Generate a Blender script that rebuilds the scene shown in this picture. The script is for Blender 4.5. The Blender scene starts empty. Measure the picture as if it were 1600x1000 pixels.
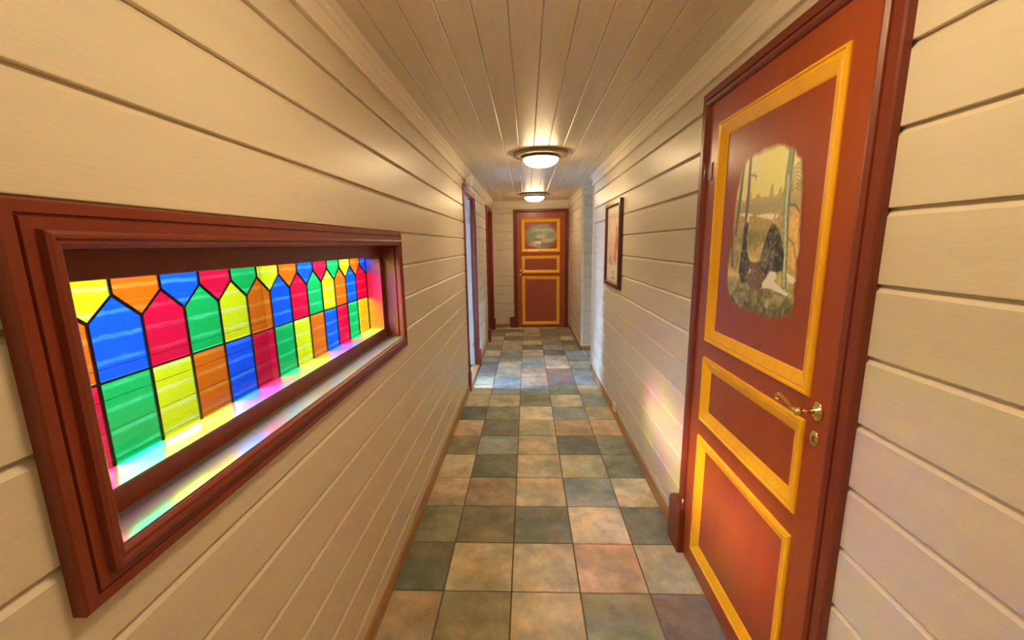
import bpy, bmesh, math, random
import numpy as np
from mathutils import Vector, Matrix

random.seed(7)
C = bpy.context.scene.collection
SC = bpy.context.scene

# ------------------------------------------------------------------ camera
PITCH, YAW, ROLL, FPX, HC = 0.18133, -0.03839, -0.015746, 644.57, 1.5
fw = Vector((math.sin(YAW)*math.cos(PITCH), math.cos(YAW)*math.cos(PITCH), -math.sin(PITCH)))
rt = Vector((math.cos(YAW), -math.sin(YAW), 0)); up = rt.cross(fw)
r2 = rt*math.cos(ROLL) + up*math.sin(ROLL); u2 = -rt*math.sin(ROLL) + up*math.cos(ROLL)
cd = bpy.data.cameras.new('camera'); cam = bpy.data.objects.new('camera', cd); C.objects.link(cam)
cd.sensor_width = 36; cd.lens = FPX/1600*36; cd.clip_start = .02
cam.matrix_world = Matrix(((r2.x, u2.x, -fw.x, 0), (r2.y, u2.y, -fw.y, 0), (r2.z, u2.z, -fw.z, HC), (0, 0, 0, 1)))
SC.camera = cam

# ------------------------------------------------------------------ light
LAMP_POWER = 40.0
LAMP_COL = (1.0, .73, .395)
SKY_COL = (.40, .61, 1.0)
SKY_STR = 85.0
w = bpy.data.worlds.new('sky'); SC.world = w; w.use_nodes = True
bg = w.node_tree.nodes['Background']; bg.inputs[0].default_value = (*SKY_COL, 1); bg.inputs[1].default_value = SKY_STR
sd = bpy.data.lights.new('sun', 'SUN'); sun = bpy.data.objects.new('sun', sd); C.objects.link(sun)
sd.energy = 11.5; sd.angle = math.radians(9.5); sd.color = (.85, .93, 1.0)
sun_dir = Vector((1.0, .45, -.55))
sun.rotation_euler = sun_dir.to_track_quat('-Z', 'Y').to_euler()
SC.view_settings.view_transform = 'Standard'; SC.view_settings.look = 'None'
SC.view_settings.gamma = 1; SC.view_settings.use_curve_mapping = False
SC.view_settings.exposure = 0.12

# ------------------------------------------------------------------ materials
def lin(c):
    return tuple((x/12.92 if x <= .04045 else ((x+.055)/1.055)**2.4) for x in (v/255 for v in c))
def nt(name):
    m = bpy.data.materials.new(name); m.use_nodes = True
    return m, m.node_tree.nodes, m.node_tree.links, m.node_tree.nodes['Principled BSDF']
def paint(name, col, rough=.4, var=.06, bump=.03, stretch=(1, 1, 1), scale=6, spec=.5, coat=0):
    m, N, L, b = nt(name)
    tc = N.new('ShaderNodeTexCoord'); mp = N.new('ShaderNodeMapping'); mp.inputs['Scale'].default_value = stretch
    L.new(tc.outputs['Object'], mp.inputs[0])
    n = N.new('ShaderNodeTexNoise'); n.inputs['Scale'].default_value = scale; n.inputs['Detail'].default_value = 5
    L.new(mp.outputs[0], n.inputs['Vector'])
    r = N.new('ShaderNodeValToRGB'); L.new(n.outputs['Fac'], r.inputs[0])
    r.color_ramp.elements[0].position = .3; r.color_ramp.elements[1].position = .7
    r.color_ramp.elements[0].color = (*[c*(1-var) for c in col], 1); r.color_ramp.elements[1].color = (*[min(1, c*(1+var)) for c in col], 1)
    L.new(r.outputs[0], b.inputs['Base Color'])
    b.inputs['Roughness'].default_value = rough; b.inputs['Specular IOR Level'].default_value = spec
    if bump:
        n2 = N.new('ShaderNodeTexNoise'); n2.inputs['Scale'].default_value = scale*9; n2.inputs['Detail'].default_value = 3
        L.new(mp.outputs[0], n2.inputs['Vector'])
        bp = N.new('ShaderNodeBump'); bp.inputs['Strength'].default_value = bump; bp.inputs['Distance'].default_value = .01
        L.new(n2.outputs['Fac'], bp.inputs['Height']); L.new(bp.outputs[0], b.inputs['Normal'])
    return m
M = {}
M['wall'] = paint('wall_paint', (.73, .65, .51), .36, .035, .06, (3, .25, 3))
M['ceil'] = paint('ceiling_paint', (.82, .725, .59), .36, .05, .08, (4, .3, 4))
M['trim'] = paint('trim_paint', (.90, .82, .68), .35, .03, .04, (4, .4, 4))
M['red'] = paint('red_door_paint', (.36, .066, .018), .30, .05, .03, (6, 6, .6), 4)
M['redtrim'] = paint('red_trim_paint', (.20, .033, .014), .36, .10, .06, (5, 5, 1), 5)
M['yellow'] = paint('yellow_moulding_paint', (1.0, .50, .014), .35, .08, .05, (8, 8, 1.2), 5)
M['wood'] = paint('varnished_pine', (.36, .19, .06), .35, .25, .08, (14, 1, 14), 4)
M['thresh'] = paint('oak_threshold', (.55, .33, .16), .35, .2, .06, (14, 1.5, 14), 4)
M['core'] = paint('wall_core', (.55, .5, .42), .8, .05, 0)
M['white'] = paint('white_plastic', (.80, .78, .72), .35, .02, 0)
M['room'] = paint('room_paint', (.72, .72, .72), .6, .03, 0)
M['ground'] = paint('dark_gravel_ground', (.075, .075, .075), .9, .10, .3, scale=3, spec=0)
M['greydoor'] = paint('grey_door_paint', (.50, .50, .50), .4, .04, .02)
M['frame'] = paint('mahogany_frame', (.085, .020, .014), .25, .2, .04, (10, 10, 1), 5)
M['grout'] = paint('tile_grout', (.17, .14, .09), .85, .15, .2, scale=30)
M['plate'] = paint('lamp_plate_enamel', (.34, .26, .16), .30, .02, 0)
M['dark'] = paint('dark_slot', (.02, .018, .015), .6, 0, 0)
def metal(name, col, rough):
    m, N, L, b = nt(name); b.inputs['Base Color'].default_value = (*col, 1); b.inputs['Metallic'].default_value = 1; b.inputs['Roughness'].default_value = rough
    return m
M['brass'] = metal('polished_brass', (.86, .66, .28), .18)
M['steel'] = metal('hinge_steel', (.50, .42, .30), .35)
M['lead'] = metal('lead_came', (.05, .045, .04), .5)
# glowing lamp diffuser
m, N, L, b = nt('opal_glass_lit')
b.inputs['Base Color'].default_value = (.9, .88, .82, 1); b.inputs['Roughness'].default_value = .3
b.inputs['Emission Color'].default_value = (*LAMP_COL, 1); b.inputs['Emission Strength'].default_value = LAMP_POWER
M['opal'] = m
# clear glass of the picture
m, N, L, b = nt('clear_glass')
N.remove(b)
tr = N.new('ShaderNodeBsdfTransparent'); gl = N.new('ShaderNodeBsdfGlossy'); gl.inputs['Roughness'].default_value = .05
mx = N.new('ShaderNodeMixShader')
mx.inputs[0].default_value = .03; L.new(tr.outputs[0], mx.inputs[1]); L.new(gl.outputs[0], mx.inputs[2])
L.new(mx.outputs[0], N['Material Output'].inputs[0]); M['clear'] = m
# streaky cathedral glass
def stained(name, col, pale):
    m, N, L, b = nt(name); N.remove(b)
    tc = N.new('ShaderNodeTexCoord'); sep = N.new('ShaderNodeSeparateXYZ'); L.new(tc.outputs['Object'], sep.inputs[0])
    ns = N.new('ShaderNodeTexNoise'); ns.inputs['Scale'].default_value = 60; ns.inputs['Detail'].default_value = 4
    L.new(tc.outputs['Object'], ns.inputs['Vector'])
    a = N.new('ShaderNodeMath'); a.operation = 'MULTIPLY_ADD'; L.new(ns.outputs['Fac'], a.inputs[0]); a.inputs[1].default_value = .010; L.new(sep.outputs['Z'], a.inputs[2])
    mu = N.new('ShaderNodeMath'); mu.operation = 'MULTIPLY'; L.new(a.outputs[0], mu.inputs[0]); mu.inputs[1].default_value = 1/.043
    fc = N.new('ShaderNodeMath'); fc.operation = 'FRACT'; L.new(mu.outputs[0], fc.inputs[0])
    rp = N.new('ShaderNodeValToRGB'); L.new(fc.outputs[0], rp.inputs[0])
    e = rp.color_ramp.elements
    e[0].position = .0; e[0].color = (0, 0, 0, 1); e[1].position = 1.0; e[1].color = (0, 0, 0, 1)
    for pos, v in ((.38, 0), (.47, 1), (.56, 1), (.64, .0)):
        x = e.new(pos); x.color = (v, v, v, 1)
    n3 = N.new('ShaderNodeTexNoise'); n3.inputs['Scale'].default_value = 26; L.new(tc.outputs['Object'], n3.inputs['Vector'])
    m3 = N.new('ShaderNodeMath'); m3.operation = 'MULTIPLY'; L.new(rp.outputs[0], m3.inputs[0]); L.new(n3.outputs['Fac'], m3.inputs[1])
    mix = N.new('ShaderNodeMixRGB'); L.new(m3.outputs[0], mix.inputs[0]); mix.inputs[1].default_value = (*[c*.90 for c in col], 1); mix.inputs[2].default_value = (*[c*.95 for c in pale], 1)
    # both faces of the pane tint the light, so each takes the square root
    sq = N.new('ShaderNodeGamma'); sq.inputs[1].default_value = .5; L.new(mix.outputs[0], sq.inputs[0])
    tr = N.new('ShaderNodeBsdfTransparent'); L.new(sq.outputs[0], tr.inputs[0])
    gl = N.new('ShaderNodeBsdfGlossy'); gl.inputs['Roughness'].default_value = .12
    mx = N.new('ShaderNodeMixShader'); mx.inputs[0].default_value = .04
    L.new(tr.outputs[0], mx.inputs[1]); L.new(gl.outputs[0], mx.inputs[2]); L.new(mx.outputs[0], N['Material Output'].inputs[0])
    return m
GL = {'Y': stained('yellow_glass', (.98, .92, .010), (1, .95, .30)), 'O': stained('orange_glass', (1.0, .17, .005), (1, .40, .05)),
      'B': stained('blue_glass', (.004, .11, .95), (.10, .40, 1)), 'R': stained('red_glass', (1.0, .004, .045), (.9, .06, .10)),
      'G': stained('green_glass', (.003, .55, .09), (.12, .85, .28))}
GNAME = {'Y': 'yellow', 'O': 'orange', 'B': 'blue', 'R': 'red', 'G': 'green'}
# floor tiles: colour of the tile from the object colour, mottled
m, N, L, b = nt('glazed_stone_tile')
oi = N.new('ShaderNodeObjectInfo'); tc = N.new('ShaderNodeTexCoord')
ad = N.new('ShaderNodeVectorMath'); ad.operation = 'ADD'
cb = N.new('ShaderNodeCombineXYZ'); ml = N.new('ShaderNodeMath'); ml.operation = 'MULTIPLY'; ml.inputs[1].default_value = 37
L.new(oi.outputs['Random'], ml.inputs[0]); L.new(ml.outputs[0], cb.inputs[0]); L.new(ml.outputs[0], cb.inputs[1])
L.new(tc.outputs['Object'], ad.inputs[0]); L.new(cb.outputs[0], ad.inputs[1])
n1 = N.new('ShaderNodeTexNoise'); n1.inputs['Scale'].default_value = 4.6; n1.inputs['Detail'].default_value = 3; L.new(ad.outputs[0], n1.inputs['Vector'])
n2 = N.new('ShaderNodeTexNoise'); n2.inputs['Scale'].default_value = 15; n2.inputs['Detail'].default_value = 7; n2.inputs['Roughness'].default_value = .65; L.new(ad.outputs[0], n2.inputs['Vector'])
rr = N.new('ShaderNodeValToRGB'); L.new(n1.outputs['Fac'], rr.inputs[0]); rr.color_ramp.elements[0].position = .42; rr.color_ramp.elements[1].position = .66
rr.color_ramp.elements[0].color = (1, 1, 1, 1); rr.color_ramp.elements[1].color = (1.0, .84, .66, 1)
rd = N.new('ShaderNodeValToRGB'); L.new(n1.outputs['Color'], rd.inputs[0]); rd.color_ramp.elements[0].position = .36; rd.color_ramp.elements[1].position = .60
rd.color_ramp.elements[0].color = (.55, .58, .54, 1); rd.color_ramp.elements[1].color = (1.1, 1.1, 1.1, 1)
r3 = N.new('ShaderNodeValToRGB'); L.new(n2.outputs['Fac'], r3.inputs[0]); r3.color_ramp.elements[0].position = .3; r3.color_ramp.elements[1].position = .7
r3.color_ramp.elements[0].color = (.72, .72, .70, 1); r3.color_ramp.elements[1].color = (1.15, 1.15, 1.12, 1)
src = oi.outputs['Color']
for rmp in (rr, rd, r3):
    mm = N.new('ShaderNodeMixRGB'); mm.blend_type = 'MULTIPLY'; mm.inputs[0].default_value = 1
    L.new(src, mm.inputs[1]); L.new(rmp.outputs[0], mm.inputs[2]); src = mm.outputs[0]
L.new(src, b.inputs['Base Color']); b.inputs['Roughness'].default_value = .38
bp = N.new('ShaderNodeBump'); bp.inputs['Strength'].default_value = .12; bp.inputs['Distance'].default_value = .01
L.new(n2.outputs['Fac'], bp.inputs['Height']); L.new(bp.outputs[0], b.inputs['Normal'])
M['tile'] = m
# painted pictures: colour attribute over the paint below
def artmat(name, base, rough):
    m, N, L, b = nt(name)
    at = N.new('ShaderNodeAttribute'); at.attribute_name = 'art'
    mx = N.new('ShaderNodeMixRGB'); mx.inputs[1].default_value = (*base, 1); L.new(at.outputs['Alpha'], mx.inputs[0]); L.new(at.outputs['Color'], mx.inputs[2])
    L.new(mx.outputs[0], b.inputs['Base Color']); b.inputs['Roughness'].default_value = rough
    return m
M['art_door'] = artmat('painting_on_door', (.36, .066, .018), .30)
M['art_print'] = artmat('printed_picture', (.8, .7, .6), .5)

# ------------------------------------------------------------------ helpers
def link(name, verts, faces, mat, parent=None, smooth=False, bevel=0, seg=1):
    me = bpy.data.meshes.new(name); me.from_pydata([tuple(v) for v in verts], [], faces)
    bm = bmesh.new(); bm.from_mesh(me)
    bmesh.ops.recalc_face_normals(bm, faces=bm.faces)
    if bevel:
        bmesh.ops.bevel(bm, geom=[e for e in bm.edges if e.calc_face_angle(0) > .5], offset=bevel, segments=seg, affect='EDGES', profile=.5, clamp_overlap=True)
    bm.to_mesh(me); bm.free()
    if smooth:
        me.shade_smooth() if hasattr(me, 'shade_smooth') else [setattr(p, 'use_smooth', True) for p in me.polygons]
    me.materials.append(M[mat] if isinstance(mat, str) else mat)
    o = bpy.data.objects.new(name, me); C.objects.link(o); o.parent = parent
    return o
BF = [(0, 1, 3, 2), (4, 6, 7, 5), (0, 4, 5, 1), (2, 3, 7, 6), (0, 2, 6, 4), (1, 5, 7, 3)]
def boxes(name, lst, mat, parent=None, bevel=0, seg=1):
    V, F = [], []
    for x0, x1, y0, y1, z0, z1 in lst:
        n = len(V)
        V += [(x, y, z) for x in (x0, x1) for y in (y0, y1) for z in (z0, z1)]
        F += [tuple(n+i for i in f) for f in BF]
    return link(name, V, F, mat, parent, bevel=bevel, seg=seg)
def box(name, b, mat, parent=None, bevel=0, seg=1): return boxes(name, [b], mat, parent, bevel, seg)
def empty(name, loc):
    o = bpy.data.objects.new(name, None); C.objects.link(o); o.location = loc; o.empty_display_size = .1
    return o
def adopt(o, parent):           # keep world place under an empty that is only translated
    o.parent = parent; o.location = o.location - parent.location
def tag(o, label, cat, group=None, kind=None):
    o['label'] = label; o['category'] = cat
    if group: o['group'] = group
    if kind: o['kind'] = kind
    return o
def loft(name, rings, mat, parent=None, closed=True, cap=True, smooth=True):
    """rings: lists of equal length points, joined in order"""
    V, F = [], []; n = len(rings[0])
    for r in rings: V += [tuple(p) for p in r]
    for i in range(len(rings)-1):
        for j in range(n if closed else n-1):
            k = (j+1) % n
            F.append((i*n+j, i*n+k, (i+1)*n+k, (i+1)*n+j))
    if cap and closed:
        F.append(tuple(range(n))); F.append(tuple((len(rings)-1)*n+j for j in range(n)))
    return link(name, V, F, mat, parent, smooth)
def lathe_rings(prof, cx, cy, n=32):
    return [[(cx+r*math.cos(2*math.pi*j/n), cy+r*math.sin(2*math.pi*j/n), z) for j in range(n)] for r, z in prof]
def tube_rings(path, radii, n=10):
    R = []
    pts = [Vector(p) for p in path]; prev = None
    for i, p in enumerate(pts):
        t = (pts[min(i+1, len(pts)-1)] - pts[max(i-1, 0)]).normalized()
        if prev is None:
            a = t.orthogonal().normalized()
        else:
            a = (prev - t*prev.dot(t)).normalized()
        prev = a; bb = t.cross(a); r = radii[i] if not isinstance(radii, float) else radii
        R.append([p + (a*math.cos(2*math.pi*j/n) + bb*math.sin(2*math.pi*j/n))*r for j in range(n)])
    return R
def merge(name, parts, mat, parent=None, smooth=True):
    """several lofted pieces of one solid part in one mesh"""
    V, F = [], []
    for rings in parts:
        base = len(V); n = len(rings[0])
        for r in rings: V += [tuple(p) for p in r]
        for i in range(len(rings)-1):
            for j in range(n):
                k = (j+1) % n; F.append((base+i*n+j, base+i*n+k, base+(i+1)*n+k, base+(i+1)*n+j))
        F.append(tuple(base+j for j in range(n))); F.append(tuple(base+(len(rings)-1)*n+j for j in range(n)))
    return link(name, V, F, mat, parent, smooth)

# plane maps: (u, v, out) -> world.  u along the wall, v up, out towards the hall
XL, XR, YE, YB, H = -.617, .762, 7.43, -2.9, 2.24
XS, YC, YS = .757, 4.85, 5.75       # right wall past the side passage, its two corners
MAPL = lambda u, v, o: (XL+o, u, v)
MAPR = lambda u, v, o: (XR-o, u, v)
MAPS = lambda u, v, o: (XS-o, u, v)
MAPE = lambda u, v, o: (u, YE-o, v)
MAPSF = lambda u, v, o: (u, YS-o, v)
MAPC = lambda u, v, o: (u, v, H-o)

def ring_side(name, rect, prof, k, mp, mat, parent, lo=None, sides4=True):
    """one mitred side of a frame. rect u0,u1,v0,v1; prof (inset, height) closed; k 0 bottom 1 right 2 top 3 left"""
    u0, u1, v0, v1 = rect
    def corner(c, t, h):
        u = u0+t if c in (0, 3) else u1-t
        v = v0+t if c in (0, 1) else v1-t
        if lo is not None and c in (0, 1): v = lo
        return mp(u, v, h)
    a, b_ = k, (k+1) % 4
    return loft(name, [[corner(a, t, h) for t, h in prof], [corner(b_, t, h) for t, h in prof]], mat, parent, smooth=False)
def ring_full(name, rect, prof, mp, mat, parent):
    u0, u1, v0, v1 = rect; V, F = [], []; n = len(prof)
    for c in range(4):
        for t, h in prof:
            V.append(mp(u0+t if c in (0, 3) else u1-t, v0+t if c in (0, 1) else v1-t, h))
    for c in range(4):
        d = (c+1) % 4
        for j in range(n):
            k = (j+1) % n; F.append((c*n+j, c*n+k, d*n+k, d*n+j))
    return link(name, V, F, mat, parent)

# wall boards: shadow gap under each board, chamfered top edge
def board(name, mp, u0, u1, z0, z1, lo, hi, parent, mat='wall', th=.020):
    """profile for the full board lo..hi clipped to z0..z1"""
    pr = [(lo+.003, -th), (lo+.003, -.0005), (lo+.0045, 0), (hi-.0150, 0), (hi-.0035, -.0105), (hi+.003, -.0135), (hi+.003, -th)]
    pr = [(min(max(z, z0), z1+.003), o) for z, o in pr]
    r = []
    for z, o in pr:
        if not r or (abs(r[-1][0]-z) > 1e-6 or abs(r[-1][1]-o) > 1e-6): r.append((z, o))
    return loft(name, [[mp(u0, z, o) for z, o in r], [mp(u1, z, o) for z, o in r]], mat, parent, smooth=False)
def board_wall(root, mp, ua, ub, zref, pitch, holes, ztop=H, zbot=.0):
    k0 = math.floor((zbot-zref)/pitch); k = k0
    while zref+k*pitch < ztop-.01:
        lo, hi = zref+k*pitch, zref+(k+1)*pitch; k += 1
        z0, z1 = max(lo, zbot), min(hi, ztop)
        cuts = sorted({ua, ub, *[min(max(c, ua), ub) for h in holes if h[2] < z1 and h[3] > z0 for c in h[:2]]})
        for a, b_ in zip(cuts[:-1], cuts[1:]):
            if b_-a < .004: continue
            mid = (a+b_)/2; segs = [(z0, z1)]
            for h in holes:
                if h[0] < mid < h[1]:
                    ns = []
                    for s0, s1 in segs:
                        if h[3] <= s0 or h[2] >= s1: ns.append((s0, s1)); continue
                        if h[2] > s0: ns.append((s0, h[2]))
                        if h[3] < s1: ns.append((h[3], s1))
                    segs = ns
            for s0, s1 in segs:
                if s1-s0 > .012: board('board', mp, a, b_, s0, s1, lo, hi, root)

# ------------------------------------------------------------------ the setting
# openings
WIN = (.454, 1.978, 1.013, 1.564)                 # casing outer, left wall
OPN = (.515, 1.917, 1.073, 1.504)                 # lined opening
D1 = (.925, 1.885, 2.096)                         # near right door: casing outer u0,u1,top
D3 = (4.110, 5.045, 2.085)                        # open doorway on the left
D4 = (6.33, 7.30, 2.095)                          # far left door
D2 = (-.237, .735, 2.10)                          # end door

floor = boxes('floor', [(-.80, .90, YB-.2, YE+.2, -.10, -.004), (-2.3, -.80, 3.10, 5.6, -.10, -.004), (.90, 3.7, YC-.12, YS+.14, -.10, -.004)], 'grout')
tag(floor, 'mottled stone tile floor running down the hall', 'floor', kind='structure')
T, GX, GY = .30057, -.08093, 1.56596
PAL = {'g': (140, 144, 124), 'd': (116, 118, 104), 'o': (140, 130, 102), 't': (192, 178, 150), 'p': (200, 172, 144), 'c': (218, 202, 176),
       'b': (168, 148, 126), 'l': (176, 174, 148), 'v': (132, 120, 116), 's': (146, 154, 152)}
MAP = ['bgtol', 'bolsd', 'botgv', 'dttpl', 'godcd', 'pbtsc', 'tdtlg', 'ostdg', 'pdlpp', 'dgcst', 'ttgcs', 'tssgt', 'lspvs', 'vlpbs', 'dtscl', 'soltg', 'tgtds', 'gtdso', 'bltod', 'tdogt', 'gtbdo', 'odtgb']
r0 = -3
xs = [XL-.01] + [GX+T*k for k in (-1, 0, 1, 2)] + [XR+.01]
tile_mesh = {}
def tile(x0, x1, y0, y1, col):
    key = (round(x1-x0, 3), round(y1-y0, 3)); g = .0028
    if key not in tile_mesh:
        o = box('tile', (-(x1-x0)/2+g, (x1-x0)/2-g, -(y1-y0)/2+g, (y1-y0)/2-g, -.012, 0), 'tile', floor, bevel=.0018)
        tile_mesh[key] = o.data
    else:
        o = bpy.data.objects.new('tile', tile_mesh[key]); C.objects.link(o); o.parent = floor
    o.location = ((x0+x1)/2, (y0+y1)/2, 0)
    j = random.uniform(.93, 1.07)
    o.color = (*[min(1, v*j*g) for v, g in zip(lin(col), (1.42, 1.62, 1.85))], 1)
k = -10
while GY+k*T < YE-.01:
    y0, y1 = GY+k*T, min(GY+(k+1)*T, YE)
    row = MAP[(k-r0-1+1)] if 0 <= k-r0 < len(MAP) else ''.join(random.choice('gdotpcbls') for _ in range(5))
    for i in range(5):
        x1 = xs[i+1]
        if i == 4 and YC < (y0+y1)/2 < YS: x1 = GX+T*3
        tile(xs[i], x1, y0, y1, PAL[row[i]])
        if i == 4 and YC-.2 < y0 and y1 < YS+.2:
            for q in range(3, 7): tile(GX+T*q, GX+T*(q+1), y0, y1, PAL[random.choice('gdotpls')])
    k += 1

ceiling = boxes('ceiling', [(-.80, .90, YB-.2, YE+.2, H+.012, H+.12), (-2.3, -.80, 3.10, 5.6, H+.0, H+.12), (.90, 3.7, YC-.12, YS+.14, H+.012, H+.12)], 'core')
tag(ceiling, 'beige painted board ceiling of the hall', 'ceiling', kind='structure')
cp = .1137; x = .059-6*cp
while x < XR-.005:
    a, b_ = max(x, XL), min(x+cp, XR)
    pr = [(a+.0006, -.014), (a+.0006, -.0035), (a+.0045, 0), (b_-.0045, 0), (b_-.0006, -.0035), (b_-.0006, -.014)]
    loft('ceiling_board', [[(u, YB, H-o) for u, o in pr], [(u, YE, H-o) for u, o in pr]], 'ceil', ceiling, smooth=False)
    x += cp
box('passage_ceiling', (XR, 3.6, YC-.05, YS+.05, H, H+.02), 'ceil', ceiling)

# left wall
def core(name, lst): return boxes(name, lst, 'core')
LT = (-.80, -.637); LS = (-.695, -.637)
wl = core('wall_left', [(*LT, YB, WIN[0]+.05, 0, H), (*LT, WIN[0]+.05, WIN[1]-.05, 0, 1.05), (*LT, WIN[0]+.05, WIN[1]-.05, 1.52, H), (*LT, WIN[1]-.05, 2.2, 0, H), (*LS, 2.2, D3[0]+.06, 0, H),
                        (*LS, D3[0]+.06, D3[1]-.06, D3[2]-.06, H), (*LS, D3[1]-.06, D4[0]+.06, 0, H), (*LS, D4[0]+.06, D4[1]-.06, D4[2]-.06, H), (*LS, D4[1]-.06, YE+.1, 0, H),
                        (-.80, -.76, D4[0], D4[1], 0, H)])
tag(wl, 'beige horizontal board wall with the coloured window', 'wall', kind='structure')
PL, ZL = .1585, 1.408
board_wall(wl, MAPL, YB, YE, ZL, PL, [(WIN[0]+.012, WIN[1]-.012, WIN[2]+.012, WIN[3]-.012), (D3[0]+.012, D3[1]-.012, -1, D3[2]-.012), (D4[0]+.012, D4[1]-.012, -1, D4[2]-.012)])
# right wall
RT = (.782, .90)
wr = core('wall_right', [(*RT, YB, D1[0]+.04, 0, H), (*RT, D1[0]+.04, D1[1]-.04, D1[2]-.04, H), (*RT, D1[1]-.04, YC-.02, 0, H), (.84, .90, D1[0], D1[1], 0, H), (.9, 3.6, YC-.12, YC, 0, H)])
tag(wr, 'beige horizontal board wall beside the large red door', 'wall', kind='structure')
PR, ZR = .1607, 1.5605
board_wall(wr, MAPR, YB, YC-.02, ZR, PR, [(D1[0]+.012, D1[1]-.012, -1, D1[2]-.012)])
box('corner_board', (XR-.010, .90, YC-.02, YC+.004, 0, H-.10), 'trim', wr, bevel=.002)
# right wall past the passage
ws = core('wall_stub', [(XS+.02, 3.6, YS+.02, YS+.14, 0, H), (XS+.02, XS+.12, YS+.02, YE+.1, 0, H)])
tag(ws, 'short beige board wall right of the end door', 'wall', kind='structure')
board_wall(ws, MAPS, YS, YE, ZR-.03, PR, [])
board_wall(ws, MAPSF, XS+.0, 3.5, ZR-.03, PR, [])
box('corner_board', (XS-.006, XS+.022, YS-.006, YS+.022, 0, H-.10), 'trim', ws, bevel=.002)
# end and back walls
we = core('wall_end', [(-.9, .9, YE+.02, YE+.14, 0, H)])
tag(we, 'beige board wall at the far end of the hall', 'wall', kind='structure')
board_wall(we, MAPE, XL, XS, ZL, PL, [(D2[0]+.012, D2[1]-.012, -1, D2[2]-.012)])
wb = core('wall_back', [(-.9, 1.0, YB-.14, YB, 0, H)]); tag(wb, 'plain wall closing the hall behind the viewer', 'wall', kind='structure')
# rooms to the sides that let the daylight in
RW = (3.78, 4.36, .10, 2.10); XO = -2.2
wo = boxes('wall_side_room', [(XO-.1, XO, 3.10, RW[0], 0, H), (XO-.1, XO, RW[1], 5.6, 0, H), (XO-.1, XO, RW[0], RW[1], 0, RW[2]), (XO-.1, XO, RW[0], RW[1], RW[3], H), (XO, -.695, 3.10, 3.18, 0, H), (XO, -.695, 5.5, 5.6, 0, H)], 'room')
M['timber'] = paint('grey_stained_timber', (.155, .142, .12), .8, .04, 0, spec=0)
M['siding'] = paint('dark_house_siding', (.120, .110, .094), .8, .04, 0, spec=0)
wx = boxes('wall_exterior_sunblock', [(XO-.14, -.80, 3.05, 3.10, -.4, H+.1), (-.80, -.70, 2.2, 3.10, -.4, H+.1), (-9, -6, .9, 3.3, -.4, 4.4)], 'siding')  # last box: added outbuilding, keeps direct sun out of the side room
fe = box('added_fence', (-2.06, -2.0, -3.5, 3.04, -.4, -.1), 'timber')  # added fence: plain backdrop for the panes, screens off low sky light
for q in range(11): box('added_fence_board', (-2.03, -2.008, -3.5, 3.04, -.10+.15*q, .045+.15*q), 'timber', fe)
tag(fe, 'grey board fence put outside the coloured window as backdrop and daylight screen', 'added_fence', kind='structure')
tag(wx, 'grey timber walls outside the house, with an added sun-blocking outbuilding', 'wall', kind='structure')
tag(wo, 'pale walls of the room through the open left doorway', 'wall', kind='structure')
wp = boxes('wall_passage', [(3.6, 3.7, YC-.12, 5.30, 0, H), (3.6, 3.7, 5.68, YS+.14, 0, H), (3.6, 3.7, 5.30, 5.68, 0, .2), (3.6, 3.7, 5.30, 5.68, 1.1, H)], 'room')
tag(wp, 'window wall closing the side passage on the right', 'wall', kind='structure')
M['bounce_terrace'] = paint('white_bounce_concrete', (.72, .72, .72), .8, .05, 0, spec=.2)
te = boxes('bounce_terrace', [(-8.5, XO-.14, 3.1, 5.6, -.4, -.12), (3.75, 6.5, 4.3, 6.4, -.4, -.12)], 'bounce_terrace'); tag(te, 'white concrete terrace added outside the side windows to bounce daylight in', 'bounce_terrace', kind='structure')  # added pale slabs that reflect daylight in through the side windows
gr = box('ground', (-400, 400, -400, 400, -.6, -.4), 'ground'); tag(gr, 'gravel ground outside the house', 'ground', kind='structure')

# crown mouldings and baseboards
CROWN = [(0, 0), (0, .018), (.004, .021), (.055, .018), (.060, .026), (.080, .028), (.086, .038), (.104, .040), (.104, 0)]   # (z above 2.136, out)
def crown(name, mp, u0, u1, label):
    o = loft(name, [[mp(u0, 2.136+z, t) for z, t in CROWN], [mp(u1, 2.136+z, t) for z, t in CROWN]], 'trim', smooth=False)
    tag(o, label, 'moulding', kind='structure')
crown('trim_1', MAPL, YB, YE, 'cream crown moulding along the left wall')
crown('trim_2', MAPR, YB, YC+.02, 'cream crown moulding above the near right door')
crown('trim_3', MAPS, YS-.02, YE, 'cream crown moulding of the short right wall')
crown('trim_4', MAPE, XL+.03, XS-.03, 'cream crown moulding above the end door')
crown('trim_5', MAPSF, XS+.0, 3.5, 'cream crown moulding facing the side passage')
BASE = [(0, 0), (0, .014), (.045, .014), (.055, .010), (.062, .004), (.062, 0)]
def base(name, mp, segs, label):
    root = None
    for u0, u1 in segs:
        o = loft(name if root is None else 'baseboard_length', [[mp(u0, z, t) for z, t in BASE], [mp(u1, z, t) for z, t in BASE]], 'wood', root, smooth=False)
        root = root or o
    tag(root, label, 'baseboard', kind='structure')
base('baseboard_left', MAPL, [(YB, D3[0]-.03), (D3[1]+.02, D4[0]-.02)], 'brown wooden baseboard below the window wall')
base('baseboard_right', MAPR, [(1.95, YC), (YB, D1[0]-.07)], 'brown wooden baseboard along the right wall')
base('baseboard_stub', MAPS, [(YS-.014, YE)], 'brown wooden baseboard of the short right wall')
base('baseboard_passage', MAPSF, [(XS-.014, 3.5)], 'brown wooden baseboard facing the side passage')
base('baseboard_end', MAPE, [(XL, -.325)], 'brown wooden baseboard left of the end door')

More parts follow.
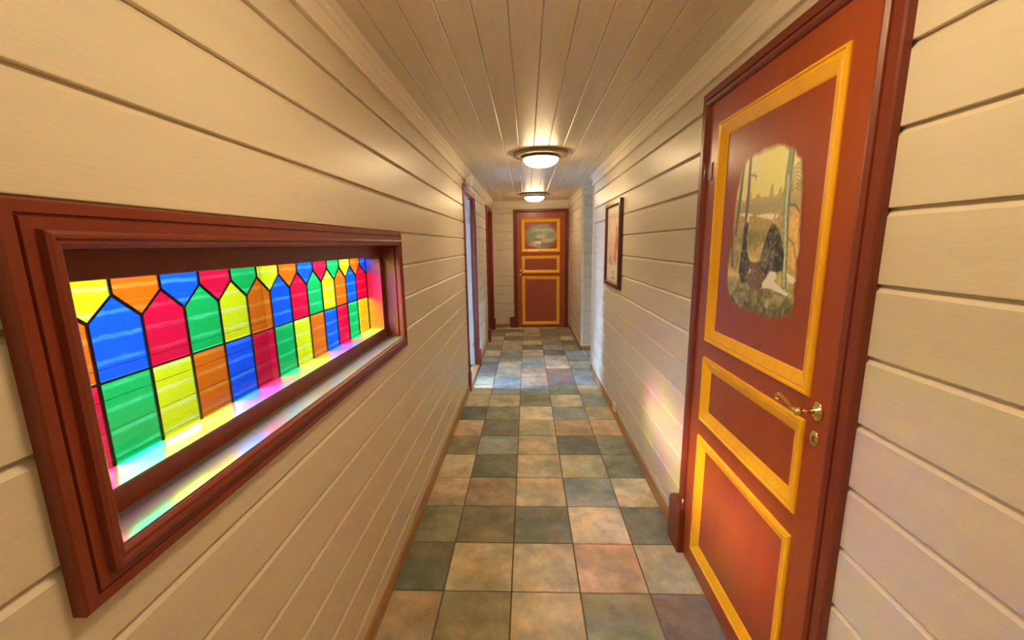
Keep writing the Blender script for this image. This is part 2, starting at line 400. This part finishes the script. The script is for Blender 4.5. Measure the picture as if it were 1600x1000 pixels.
# ------------------------------------------------------------------ stained glass window
win = empty('window_1', (XL, (WIN[0]+WIN[1])/2, WIN[2]))
tag(win, 'stained glass window in a dark red frame on the left wall', 'window', kind='structure')
WC = [(0, 0), (0, .019), (.003, .022), (.017, .022), (.0185, .018), (.0205, .018), (.022, .022), (.036, .022), (.038, .031), (.043, .034), (.046, .034), (.049, .029), (.055, .029), (.061, .023), (.061, 0)]
n0 = len(bpy.data.objects)
parts = []
rect = (WIN[0], WIN[1], WIN[2], WIN[3])
for k in range(4):
    parts.append(ring_side('casing_board', rect, WC, k, MAPL, 'redtrim', None))
# lining, four boards from casing back to the glazing frame
a, b_, c, d = OPN; xb, xf, xs_ = -.80, -.612, -.672
for bb in [(xb, xf, a-.02, b_+.02, c-.016, c), (xb, xf, a-.02, b_+.02, d, d+.016), (xb, xf, a-.02, a, c, d), (xb, xf, b_, b_+.02, c, d)]:
    parts.append(box('lining_board', bb, 'redtrim'))
# glazing frame: sash step (four rails)
S = (.552, 1.878, 1.118, 1.455)
for bb in [(-.748, xs_, a, b_, c, S[2]), (-.748, xs_, a, b_, S[3], d), (-.748, xs_, a, S[0], S[2], S[3]), (-.748, xs_, S[1], b_, S[2], S[3])]:
    parts.append(box('sash_rail', bb, 'redtrim', bevel=.0015))
M['sill'] = paint('pale_sill_paint', (.15, .14, .125), .22, .03, .02)
parts.append(box('window_sill', (xs_, -.596, a, b_, c-.004, c+.004), 'sill', bevel=.001))
parts.append(box('glazing_ledge', (-.739, xs_+.001, S[0], S[1], S[2]-.002, S[2]+.003), 'sill'))
# panes
YL = [.555+.1013*k for k in range(14)]
YL = [S[0]] + [.655+.1006*k for k in range(13)]
YL[-1] = S[1]
zb, zm, zs, zp, zt = S[2], 1.273, 1.378, 1.423, S[3]
XG = -.742
def pane(poly, colour):
    V = [(XG-.0015, y, z) for y, z in poly] + [(XG+.0015, y, z) for y, z in poly]; n = len(poly)
    F = [tuple(range(n)), tuple(range(n, 2*n))] + [(i, (i+1) % n, n+(i+1) % n, n+i) for i in range(n)]
    o = link('glass_pane', V, F, GL[colour]); o['label'] = GNAME[colour] + ' glass pane'; parts.append(o)
lower = 'RGYOBRGYOBRGY'; mid = 'OBRGYOBRGYOBR'; topc = 'YOBRGYOBRGYOBR'
lead = []
def came(y0, z0, y1, z1, r=.0032):
    lead.append(tube_rings([(XG, y0, z0), (XG, y1, z1)], float(r), 6))
peaks = []
for i in range(13):
    y0, y1 = YL[i], YL[i+1]
    pane([(y0, zb), (y1, zb), (y1, zm), (y0, zm)], lower[i])
    if i == 0:
        f = (y1-y0)/.1006; ymid = y1-.0503
        if ymid < y0+.004: ymid = y0
    else: ymid = (y0+y1)/2 if i < 12 else (y0+min(y1, y0+.1006))/2
    peaks.append(ymid)
    poly = [(y0, zm), (y1, zm), (y1, zs)] + ([(ymid, zp)] if ymid > y0+.001 else []) + [(y0, zs if ymid > y0+.001 else zp)]
    pane(poly, mid[i])
    came(y0, zb, y0, zs) if i else None
    came(ymid, zp, y1, zs); came(ymid, zp, ymid, zt)
    if ymid > y0+.001: came(y0, zs, ymid, zp)
for i in range(14):
    yl = peaks[i-1] if i else S[0]; yr = peaks[i] if i < 13 else S[1]
    if yr-yl < .004: continue
    low = (YL[i], zs)
    poly = [(yl, zt), (yl, zp)] + ([low] if 0 < i else []) + [(yr, zp), (yr, zt)]
    if i == 13: poly = [(yl, zt), (yl, zp), (YL[13], zs), (YL[13], zt)]
    pane(poly, topc[i-1] if i else 'Y')
came(S[0], zm, S[1], zm)
for q in [(S[0], zb, S[1], zb), (S[0], zt, S[1], zt), (S[0], zb, S[0], zt), (S[1], zb, S[1], zt)]: came(*q, r=.004)
parts.append(merge('lead_cames', lead, 'lead', None, smooth=False))
for o in parts: adopt(o, win)

# ------------------------------------------------------------------ doors
DC = [(0, 0), (0, .017), (.004, .021), (.030, .021), (.032, .016), (.035, .016), (.037, .022), (.046, .027), (.052, .026), (.058, .020), (.060, .012), (.060, 0)]
MOULD = [(0, -.010), (0, .004), (.003, .009), (.009, .009), (.012, .004), (.015, .0035), (.020, .006), (.050, -.006), (.056, -.010)]
def rounded_block(name, mp, u0, u1, v1, o0, o1, mat, parent):
    r = .025; pts = [(u0, .0), (u1, .0), (u1, v1-r)]
    pts += [(u1-r+r*math.cos(t), v1-r+r*math.sin(t)) for t in (math.pi/6, math.pi/3, math.pi/2)]
    pts += [(u0+r+r*math.cos(t), v1-r+r*math.sin(t)) for t in (math.pi/2, math.pi*2/3, math.pi*5/6, math.pi)]
    return loft(name, [[mp(u, v, o0) for u, v in pts], [mp(u, v, o1-.004) for u, v in pts], [mp(u0+(u-u0)*.96+.02*(u1-u0), v*.985, o1) for u, v in pts]], mat, parent, smooth=False)
def make_door(name, loc, mp, D, label, panels, handle_u, hinge_u, blocks, leaf_out=.012, leaf=True, thick=1.0, jd=-.06, bo=.042):
    """D = casing outer u0,u1,top"""
    u0, u1, vt = D
    root = empty(name, loc); tag(root, label, 'door', kind='structure'); P = []
    rect = (u0, u1, 0, vt)
    for k in (1, 2, 3): P.append(ring_side('casing_head' if k == 2 else 'casing_side', rect, [(t, h*thick) for t, h in DC], k, mp, 'redtrim', None, lo=0))
    for uu in ((u0+.05, u0+.064), (u1-.064, u1-.05)):
        a = mp(uu[0], 0, jd); b_ = mp(uu[1], vt-.05, .004)
        P.append(box('jamb', (min(a[0], b_[0]), max(a[0], b_[0]), min(a[1], b_[1]), max(a[1], b_[1]), 0, vt-.05), 'redtrim'))
    for (c0, c1, h) in blocks: P.append(rounded_block('plinth_block', mp, c0, c1, h, 0, bo, 'redtrim', None))
    lf = None
    if leaf:
        a0, a1, t = u0+.063, u1-.063, vt-.055
        us = [a0, panels[0][0], panels[0][1], a1]; zs_ = [.008]
        o1, o0 = leaf_out, leaf_out-.040
        L_ = []
        def bx(ua, ub, va, vb):
            a = mp(ua, va, o0); b_ = mp(ub, vb, o1)
            L_.append((min(a[0], b_[0]), max(a[0], b_[0]), min(a[1], b_[1]), max(a[1], b_[1]), va, vb))
        p0 = min(p[0] for p in panels)+.004; p1 = max(p[1] for p in panels)-.004
        bx(a0, p0, .008, t); bx(p1, a1, .008, t)
        v = .008
        for p in sorted(panels, key=lambda p: p[2]):
            bx(p0, p1, v, p[2]+.004); v = p[3]-.004
        bx(p0, p1, v, t)
        lf = boxes('leaf', L_, 'red'); P.append(lf)
        for p in panels:
            a = mp(p[0], 0, o1-.030); b_ = mp(p[1], 0, o1-.009)
            q = box('panel', (min(a[0], b_[0]), max(a[0], b_[0]), min(a[1], b_[1]), max(a[1], b_[1]), p[2], p[3]), 'red', lf)
            ring_full('panel_moulding', p, [(t_, h+o1) for t_, h in MOULD], mp, 'yellow', lf)
        if handle_u is not None:
            hu, hv, s = handle_u
            V3 = lambda u, v, o: Vector(mp(u, v, o+o1))
            # lever handle: rose, neck, knuckle, scrolled lever
            def disc(u, v, prof, n=20, ov=1.0):
                return [[V3(u+r*math.cos(2*math.pi*j/n), v+r*ov*math.sin(2*math.pi*j/n), o) for j in range(n)] for r, o in prof]
            ps = [disc(hu, hv, [(.021, 0), (.021, .003), (.018, .006), (.012, .008), (.009, .014)], ov=1.25),
                  tube_rings([V3(hu, hv, .010), V3(hu, hv, .046)], [.0065, .0055])]
            ps.append([[V3(hu+r*math.cos(2*math.pi*j/12), hv+r*math.sin(2*math.pi*j/12), o) for j in range(12)] for r, o in [(.004, .040), (.010, .043), (.012, .050), (.010, .057), (.004, .060)]])
            lv = [(0, 0), (.014, -.002), (.028, -.001), (.045, .006), (.062, .013), (.078, .016), (.092, .014), (.099, .006), (.096, -.002), (.089, -.002), (.087, .003)]
            rad = [.0075, .0062, .0050, .0050, .0058, .0062, .0056, .0048, .0044, .0040, .0038]
            ps.append(tube_rings([V3(hu+s*a, hv+v, .050) for a, v in lv], rad))
            merge('lever_handle', ps, 'brass', lf)
            es = merge('escutcheon', [disc(hu, hv-.075, [(.017, 0), (.017, .0025), (.014, .0045)], ov=1.25)], 'brass', lf)
            es2 = merge('keyhole', [disc(hu, hv-.072, [(.0032, .004), (.0032, .005)]), [[V3(hu+c0, hv-.075+c1, o) for c0, c1 in ((-.0015, 0), (.0015, 0), (.0022, -.011), (-.0022, -.011))] for o in (.004, .005)]], 'dark', lf, smooth=False)
        if hinge_u is not None:
            a = mp(hinge_u-.062, 1.742, o1); b_ = mp(hinge_u-.008, 1.812, o1+.003)
            box('hinge_plate', (min(a[0], b_[0]), max(a[0], b_[0]), min(a[1], b_[1]), max(a[1], b_[1]), 1.742, 1.812), 'redtrim', lf, bevel=.001)
            for hv in (.245, 1.78):
                V3 = lambda u, v, o: Vector(mp(u, v, o+o1))
                q = merge('hinge', [tube_rings([V3(hinge_u, hv-.035, .006), V3(hinge_u, hv+.035, .006)], [.006, .006], 10), tube_rings([V3(hinge_u, hv+.036, .006), V3(hinge_u, hv+.046, .006)], [.004, .003], 10)], 'steel', lf)
    for o in P: adopt(o, root)
    return root, lf
d1, leaf1 = make_door('door_1', (XR, 1.405, 0), MAPR, D1, 'large red panelled door with forest bird painting on the right', [(1.070, 1.723, 1.088, 1.948), (1.074, 1.723, .737, 1.020), (1.076, 1.723, .100, .666)],
                      (1.036, 1.062, 1), 1.832, [(1.812, 1.950, .245), (.850, .985, .245)])
d2, leaf2 = make_door('door_2', (.25, YE, 0), MAPE, D2, 'red panelled door with lake painting at the far end', [(-.095, .580, 1.361, 1.932), (-.095, .580, .988, 1.294), (-.095, .580, .055, .930)],
                      (-.128, 1.035, 1), None, [(-.322, -.178, .20)])
d4, leaf4 = make_door('door_4', (XL, 6.8, 0), MAPL, D4, 'red door seen edge on at the far left', [(6.47, 7.16, 1.361, 1.932), (6.47, 7.16, .988, 1.294), (6.47, 7.16, .055, .930)],
                      None, None, [(6.25, 6.38, .20), (7.24, 7.34, .20)], leaf_out=-.09, jd=-.13)
# open doorway
d3, _ = make_door('door_3', (XL, 4.61, 0), MAPL, D3, 'open doorway in dark red casing on the left wall', [], None, None, [(4.075, 4.165, .20), (4.985, 5.10, .20)], leaf=False, thick=.5, jd=-.02, bo=.026)
q = []
for bb in [(-.662, XL+.002, D3[0]+.05, D3[0]+.066, 0, D3[2]-.05), (-.662, XL+.002, D3[1]-.066, D3[1]-.05, 0, D3[2]-.05), (-.662, XL+.002, D3[0]+.05, D3[1]-.05, D3[2]-.062, D3[2]-.046)]:
    q.append(box('door_lining', bb, 'redtrim'))
q.append(box('threshold', (-.70, XL+.012, D3[0]+.066, D3[1]-.066, 0, .022), 'thresh', bevel=.004))
lf3 = box('leaf', (-1.39, -.664, D3[1]-.108, D3[1]-.066, .03, D3[2]-.07), 'greydoor', bevel=.003); q.append(lf3)
for hv in (.315, 1.78):
    merge('hinge', [tube_rings([(-.675, D3[1]-.116, hv-.04), (-.675, D3[1]-.116, hv+.04)], [.011, .011], 10)], 'steel', lf3)
for o in q: adopt(o, d3)

# ------------------------------------------------------------------ paintings
rng = np.random.RandomState(3)
def vnoise(U, V, sx, sy, seed=0):
    r = np.random.RandomState(seed); g = r.rand(64, 64)
    x = (U*sx) % 63; y = (V*sy) % 63; xi = x.astype(int); yi = y.astype(int); fx = x-xi; fy = y-yi
    fx = fx*fx*(3-2*fx); fy = fy*fy*(3-2*fy)
    return (g[yi, xi]*(1-fx)+g[yi, xi+1]*fx)*(1-fy)+(g[yi+1, xi]*(1-fx)+g[yi+1, xi+1]*fx)*fy
def sd_poly(U, V, poly):
    d = np.full(U.shape, 1e9); s = np.zeros(U.shape, bool); n = len(poly)
    for i in range(n):
        x0, y0 = poly[i]; x1, y1 = poly[(i+1) % n]; ex, ey = x1-x0, y1-y0
        t = np.clip(((U-x0)*ex+(V-y0)*ey)/(ex*ex+ey*ey+1e-12), 0, 1)
        d = np.minimum(d, np.hypot(U-x0-t*ex, V-y0-t*ey))
        cnd = ((y0 > V) != (y1 > V)) & (U < (x1-x0)*(V-y0)/(y1-y0+1e-12)+x0); s ^= cnd
    return np.where(s, -d, d)
GAIN = np.array((1.9, 2.2, 2.8))
class Art:
    def __init__(self, nu, nv):
        self.U, self.V = np.meshgrid(np.linspace(0, 1, nu), np.linspace(0, 1, nv)); self.I = np.zeros((nv, nu, 3)); self.A = np.ones((nv, nu))
    def mix(self, mask, col):
        c = np.array(lin(col))*GAIN; self.I = self.I*(1-mask[..., None]) + c*mask[..., None]
    def poly(self, pts, col, soft=.008, wob=.0, seed=1, amt=1):
        d = sd_poly(self.U, self.V, pts) + wob*(vnoise(self.U, self.V, 40, 40, seed)-.5)
        self.mix(np.clip(.5-d/soft, 0, 1)*amt, col)
    def line(self, pts, wd, col, soft=.006, amt=1):
        d = np.full(self.U.shape, 1e9)
        for (x0, y0), (x1, y1) in zip(pts[:-1], pts[1:]):
            t = np.clip(((self.U-x0)*(x1-x0)+(self.V-y0)*(y1-y0))/((x1-x0)**2+(y1-y0)**2), 0, 1)
            d = np.minimum(d, np.hypot(self.U-x0-t*(x1-x0), (self.V-y0-t*(y1-y0))))
        self.mix(np.clip(.5-(d-wd/2)/soft, 0, 1)*amt, col)
    def mesh(self, name, place, mat, parent):
        nv, nu = self.U.shape; V = [place(u, v) for u, v in zip(self.U.ravel(), self.V.ravel())]
        keep = self.A > .004
        F = []
        for j in range(nv-1):
            for i in range(nu-1):
                if keep[j:j+2, i:i+2].any(): F.append((j*nu+i, j*nu+i+1, (j+1)*nu+i+1, (j+1)*nu+i))
        me = bpy.data.meshes.new(name); me.from_pydata(V, [], F)
        at = me.color_attributes.new('art', 'FLOAT_COLOR', 'POINT')
        at.data.foreach_set('color', np.concatenate([np.clip(self.I, 0, 1), self.A[..., None]], 2).ravel().astype(np.float32))
        me.materials.append(M[mat]); o = bpy.data.objects.new(name, me); C.objects.link(o); o.parent = parent
        return o
# capercaillie in the forest
A = Art(130, 170); U, V = A.U, A.V
A.I[:] = GAIN*np.array(lin((196, 176, 112)))
A.mix(np.clip((V-.70)/.2, 0, 1), (206, 190, 122)); A.mix(np.clip((V-.72)/.1, 0, 1)*np.clip(1-abs(U-.6)/.35, 0, 1), (216, 188, 104))
tl = .715+.045*vnoise(U, V*0, 46, 0, 5)**2*1.6
A.mix(np.clip((tl-V)/.012, 0, 1), (158, 138, 88))
A.mix(np.clip((.70-V)/.03, 0, 1), (142, 130, 92)); A.mix(np.clip((.66-V)/.06, 0, 1), (150, 124, 74))
A.mix(np.clip((.56-V)/.08, 0, 1)*(.4+.6*vnoise(U, V, 9, 14, 2)), (128, 116, 66))
A.poly([(.15, .63), (.25, .635), (.36, .618), (.25, .610)], (222, 214, 186), .012); A.poly([(.42, .61), (.58, .612), (.72, .60), (.66, .578), (.56, .590)], (214, 208, 182), .014)
A.mix(np.clip((.54-V)/.05, 0, 1)*np.clip(1.6*vnoise(U, V, 8, 12, 8)-.4, 0, 1), (92, 92, 46))
A.mix(np.clip((.46-V)/.05, 0, 1)*np.clip(1.8*vnoise(U, V, 7, 9, 11)-.7, 0, 1), (196, 174, 112))
A.poly([(.80, .60), (1.0, .62), (1.02, .28), (.82, .30)], (196, 152, 84), .08, .05, 3, .8)
A.mix(np.clip((.24-V)/.06, 0, 1), (92, 84, 48)); A.mix(np.clip((.25-V)/.04, 0, 1)*np.clip(1.9*vnoise(U, V, 18, 34, 21)-.6, 0, 1), (146, 136, 84)); A.mix(np.clip((.14-V)/.06, 0, 1)*np.clip(1.8*vnoise(U, V, 34, 30, 22)-.5, 0, 1), (58, 54, 30))
A.mix(np.clip((.08-V)/.06, 0, 1)*.6, (70, 64, 36))
# trees
A.line([(.25, 1.0), (.262, .75), (.255, .56), (.25, .45)], .040, (92, 82, 62)); A.line([(.266, 1.0), (.276, .75), (.268, .5)], .012, (60, 52, 40), amt=.8)
A.line([(.15, .93), (.125, .72), (.10, .52)], .045, (100, 92, 66)); A.line([(.165, .93), (.14, .72), (.115, .52)], .014, (66, 58, 44))
A.line([(.03, .60), (.05, .45), (.085, .30)], .035, (84, 66, 44)); A.line([(.275, .86), (.37, .845), (.35, .83)], .010, (110, 96, 66)); A.line([(.31, .86), (.34, .87)], .007, (110, 96, 66))
A.line([(.80, .97), (.78, .80), (.79, .60), (.83, .40), (.86, .22)], .060, (120, 124, 98)); A.line([(.83, .97), (.82, .80), (.83, .60), (.86, .40), (.88, .24)], .016, (88, 88, 70)); A.line([(.785, .8), (.80, .6), (.835, .4), (.86, .22)], .012, (176, 180, 152))
A.line([(.76, .74), (.70, .64), (.66, .58)], .020, (140, 124, 86)); A.line([(.84, .645), (.90, .64), (.95, .605)], .012, (86, 72, 48)); A.line([(.86, .47), (.93, .44), (.95, .38), (.99, .35)], .010, (104, 84, 54))
for q in range(7):
    yy = .83-.02*q; A.line([(.885, yy+.02), (.885-.05-.004*q, yy-.004)], .012, (118, 114, 76), amt=.8); A.line([(.885, yy+.02), (.885+.05+.006*q, yy-.006)], .012, (118, 114, 76), amt=.8)
# bird
A.poly([(.64, .560), (.68, .556), (.73, .525), (.79, .46), (.83, .38), (.825, .30), (.76, .285), (.68, .288), (.60, .31), (.53, .36), (.555, .43), (.60, .51)], (38, 34, 30), .010)
for q in range(12):
    t = q/11; A.line([(.58+.1*t, .34+.18*t-.01), (.60+.1*t, .345+.18*t)], .008, (96, 86, 70), amt=.7); A.line([(.66+.04*t, .31+.2*t), (.67+.04*t, .315+.2*t)], .008, (120, 110, 92), amt=.7)
A.poly([(.265, .588), (.305, .575), (.300, .49), (.315, .40), (.36, .345), (.43, .325), (.53, .345), (.62, .365), (.66, .31), (.62, .24), (.50, .25), (.36, .20), (.25, .195), (.205, .26), (.215, .36), (.235, .50), (.238, .56)], (40, 36, 32), .010)
A.poly([(.57, .44), (.63, .42), (.655, .35), (.61, .30), (.54, .31), (.54, .38)], (84, 74, 72), .03)
A.poly([(.35, .305), (.42, .335), (.50, .325), (.58, .28), (.645, .26), (.62, .18), (.60, .135), (.50, .165), (.38, .18), (.33, .24)], (92, 70, 52), .014)
A.poly([(.27, .595), (.285, .625), (.305, .61), (.30, .575), (.285, .575)], (228, 206, 150), .008); A.poly([(.37, .265), (.385, .293), (.405, .285), (.385, .262)], (238, 230, 206), .006)
A.poly([(.585, .215), (.63, .25), (.68, .288), (.75, .285), (.765, .255), (.735, .235), (.82, .205), (.925, .18), (.89, .168), (.76, .185), (.66, .195), (.59, .185)], (226, 220, 200), .010, .01)
A.poly([(.875, .285), (.94, .275), (.995, .258), (.955, .238), (.90, .252)], (226, 220, 200), .010)
A.mix(np.clip(1.6*vnoise(U, V, 55, 70, 31)-.8, 0, 1)*.30*np.clip((.66-V)/.05, 0, 1), (60, 52, 32))
A.mix(np.clip(1.6*vnoise(U, V, 60, 60, 32)-.8, 0, 1)*.25*np.clip((.66-V)/.05, 0, 1), (214, 198, 146))
out = [(.20, .955), (.322, .972), (.492, .985), (.651, .972), (.8, .938), (.892, .869), (.946, .763), (.959, .592), (.979, .449), (.974, .303), (.99, .136), (.96, .071), (.831, .040), (.56, .026), (.302, .028), (.09, .070), (.012, .198), (.022, .341), (.038, .506), (.064, .705), (.102, .857), (.15, .92)]
d = sd_poly(U, V, out) + .022*(vnoise(U, V, 16, 20, 41)-.5)
A.A = np.clip(.5-d/.030, 0, 1)
XP = XR-.012+.009
pt = A.mesh('painting', lambda u, v: (XP-.0006, 1.60-.41*u, 1.247+.546*v), 'art_door', leaf1)
pt['label'] = 'painted forest scene with a dark grouse fanning its tail'
adopt(pt, bpy.data.objects['door_1']); pt.parent = leaf1; pt.location = (0, 0, 0)
# lake scene on the far door
A = Art(70, 60); U, V = A.U, A.V
A.I[:] = GAIN*np.array(lin((112, 112, 92))); A.mix(np.clip(1.5*vnoise(U, V, 5, 9, 4)-.4, 0, 1), (140, 136, 112))
A.poly([(.02, .55), (.2, .62), (.3, .55), (.3, .35), (.05, .33)], (96, 112, 76), .1)
A.poly([(.3, .74), (.6, .78), (.95, .74), (.9, .70), (.5, .70), (.25, .68)], (156, 152, 122), .05, .05)
A.poly([(.35, .5), (.62, .52), (.62, .44), (.42, .42)], (180, 156, 96), .05, .05); A.poly([(.55, .36), (.98, .40), (.98, .24), (.6, .25)], (156, 146, 92), .06, .05)
A.poly([(.3, .40), (.5, .36), (.48, .26), (.3, .28)], (120, 88, 60), .06)
A.poly([(.30, .27), (.42, .28), (.50, .27), (.49, .20), (.46, .13), (.43, .20), (.33, .20)], (222, 204, 172), .03)
A.poly([(.24, .16), (.34, .19), (.38, .13), (.30, .08)], (176, 148, 116), .04, .04); A.poly([(.5, .18), (.95, .20), (.9, .10), (.55, .08)], (98, 82, 76), .06, .06)
d = np.hypot((U-.5)/.52, (V-.5)/.50)-.95 + .25*(vnoise(U, V, 7, 7, 9)-.5); A.A = np.clip(.5-d/.30, 0, 1)*.92
pt2 = A.mesh('painting', lambda u, v: (-.035+.56*u, YE-.003-.0006, 1.43+.42*v), 'art_door', leaf2)
pt2['label'] = 'faded painted lake scene with a white animal'

# ------------------------------------------------------------------ things
# ceiling lamps
def lamp(x, y, label):
    r = empty('ceiling_lamp', (x, y, H)); tag(r, label, 'lamp', 'ceiling lamps along the hall')
    P = [loft('mounting_plate', lathe_rings([(.220, H+.0), (.229, H-.018), (.227, H-.023), (.16, H-.026), (.10, H-.026)], x, y, 40), 'plate')]
    P.append(loft('rim', lathe_rings([(.150, H-.034), (.154, H-.040), (.152, H-.046), (.147, H-.048), (.12, H-.046)], x, y, 40), 'plate'))
    P.append(loft('diffuser', lathe_rings([(.147, H-.046), (.142, H-.062), (.125, H-.082), (.095, H-.098), (.055, H-.108), (.015, H-.111)], x, y, 40), 'opal'))
    for o in P: adopt(o, r)
lamp(.121, 3.62, 'larger-looking lit ceiling lamp, level with the framed picture')
lamp(.118, 6.45, 'smaller-looking lit ceiling lamp, just before the end door')
lamp(.122, .79, 'lit opal ceiling lamp overhead between window and red door')
lamp(.122, -2.0, 'added lit opal ceiling lamp, unseen behind the viewer')  # unseen lamp added to light the near walls

GAIN = np.array((1.15, 1.2, 1.4))
# framed print on the right wall
r = empty('framed_picture', (XR, 3.68, 1.115)); tag(r, 'narrow framed print with red figure on the right wall', 'picture')
rect = (3.372, 3.985, 1.120, 1.848)
FP = [(0, .001), (0, .026), (.006, .030), (.034, .030), (.044, .018), (.046, .001)]
P = [ring_side('frame_side', rect, FP, k, MAPR, 'frame', None) for k in range(4)]
P.append(box('backing', (XR-.010, XR-.001, rect[0]+.03, rect[1]-.03, rect[2]+.03, rect[3]-.03), 'white'))
A = Art(60, 80); U, V = A.U, A.V
A.I[:] = GAIN*np.array(lin((226, 214, 176)))
A.poly([(.05, .235), (.95, .235), (.95, .90), (.05, .90)], (222, 190, 158), .01)
A.mix(np.clip(1.5*vnoise(U, V, 5, 7, 2)-.4, 0, 1)*np.clip((V-.25)/.02, 0, 1)*np.clip((.89-V)/.02, 0, 1), (226, 202, 176))
A.poly([(.06, .88), (.94, .88), (.94, .82), (.06, .84)], (190, 176, 158), .04, .03)
A.poly([(.72, .74), (.80, .62), (.86, .56), (.90, .50), (.84, .45), (.76, .44), (.74, .36), (.60, .30), (.50, .33), (.62, .40), (.60, .50), (.66, .60)], (202, 112, 92), .05, .04)
A.poly([(.70, .76), (.76, .68), (.72, .64), (.68, .70)], (150, 88, 76), .03)
A.poly([(.64, .34), (.72, .33), (.70, .27), (.64, .28)], (112, 84, 70), .03); A.poly([(.22, .35), (.36, .34), (.40, .25), (.26, .25)], (160, 128, 108), .05, .04)
A.poly([(.42, .15), (.60, .16), (.60, .12), (.42, .12)], (176, 160, 120), .03, .03); A.poly([(.38, .08), (.70, .085), (.70, .055), (.38, .055)], (176, 162, 124), .02, .02)
pr = A.mesh('print', lambda u, v: (XR-.0112, rect[1]-.03-(rect[1]-rect[0]-.06)*u, rect[2]+.03+(rect[3]-rect[2]-.06)*v), 'art_print', None); P.append(pr)
P.append(box('glass', (XR-.0155, XR-.0135, rect[0]+.035, rect[1]-.035, rect[2]+.035, rect[3]-.035), 'clear'))
for o in P: adopt(o, r)

# wall socket, alarm, detector, switch
r = empty('wall_socket', (XR, 3.41, .06)); tag(r, 'white wall socket just above the right baseboard', 'socket')
P = [box('plate', (XR-.026, XR, 3.372, 3.452, .066, .140), 'white', bevel=.005, seg=2)]
P.append(loft('socket_well', [[(XR-.0262+dx, 3.412+rr_*math.cos(t*math.pi/8), .103+rr_*math.sin(t*math.pi/8)) for t in range(16)] for rr_, dx in ((.024, 0), (.024, -.003), (.019, -.003), (.018, .0))], 'white'))
for o in P: adopt(o, r)
r = empty('alarm_siren', (XL+.03, 4.235, 2.125)); tag(r, 'round white alarm on the moulding above the left doorway', 'alarm')
def xdisc(prof, y, z, n=24): return [[(x, y+rr_*math.cos(2*math.pi*t/n), z+rr_*math.sin(2*math.pi*t/n)) for t in range(n)] for rr_, x in prof]
P = [loft('housing', xdisc([(.050, XL+.02), (.055, XL+.035), (.055, XL+.075), (.048, XL+.085)], 4.235, 2.118), 'white'), loft('front_cap', xdisc([(.036, XL+.084), (.036, XL+.092), (.028, XL+.096)], 4.235, 2.118), 'white')]
for o in P: adopt(o, r)
r = empty('smoke_detector', (.755, 5.42, H)); tag(r, 'white smoke detector on the ceiling by the side passage', 'detector')
P = [loft('base', lathe_rings([(.056, H), (.058, H-.012), (.055, H-.022)], .755, 5.42, 28), 'white'), loft('sensor_cap', lathe_rings([(.050, H-.021), (.048, H-.045), (.038, H-.062), (.020, H-.066)], .755, 5.42, 28), 'white')]
for o in P: adopt(o, r)
r = empty('thermostat', (.872, YS, 1.745)); tag(r, 'small white thermostat on the wall in the side passage', 'thermostat')
P = [box('housing', (.838, .908, YS-.028, YS, 1.742, 1.835), 'white', bevel=.005, seg=2), box('dial', (.858, .888, YS-.033, YS-.027, 1.772, 1.802), 'white', bevel=.002)]
for o in P: adopt(o, r)
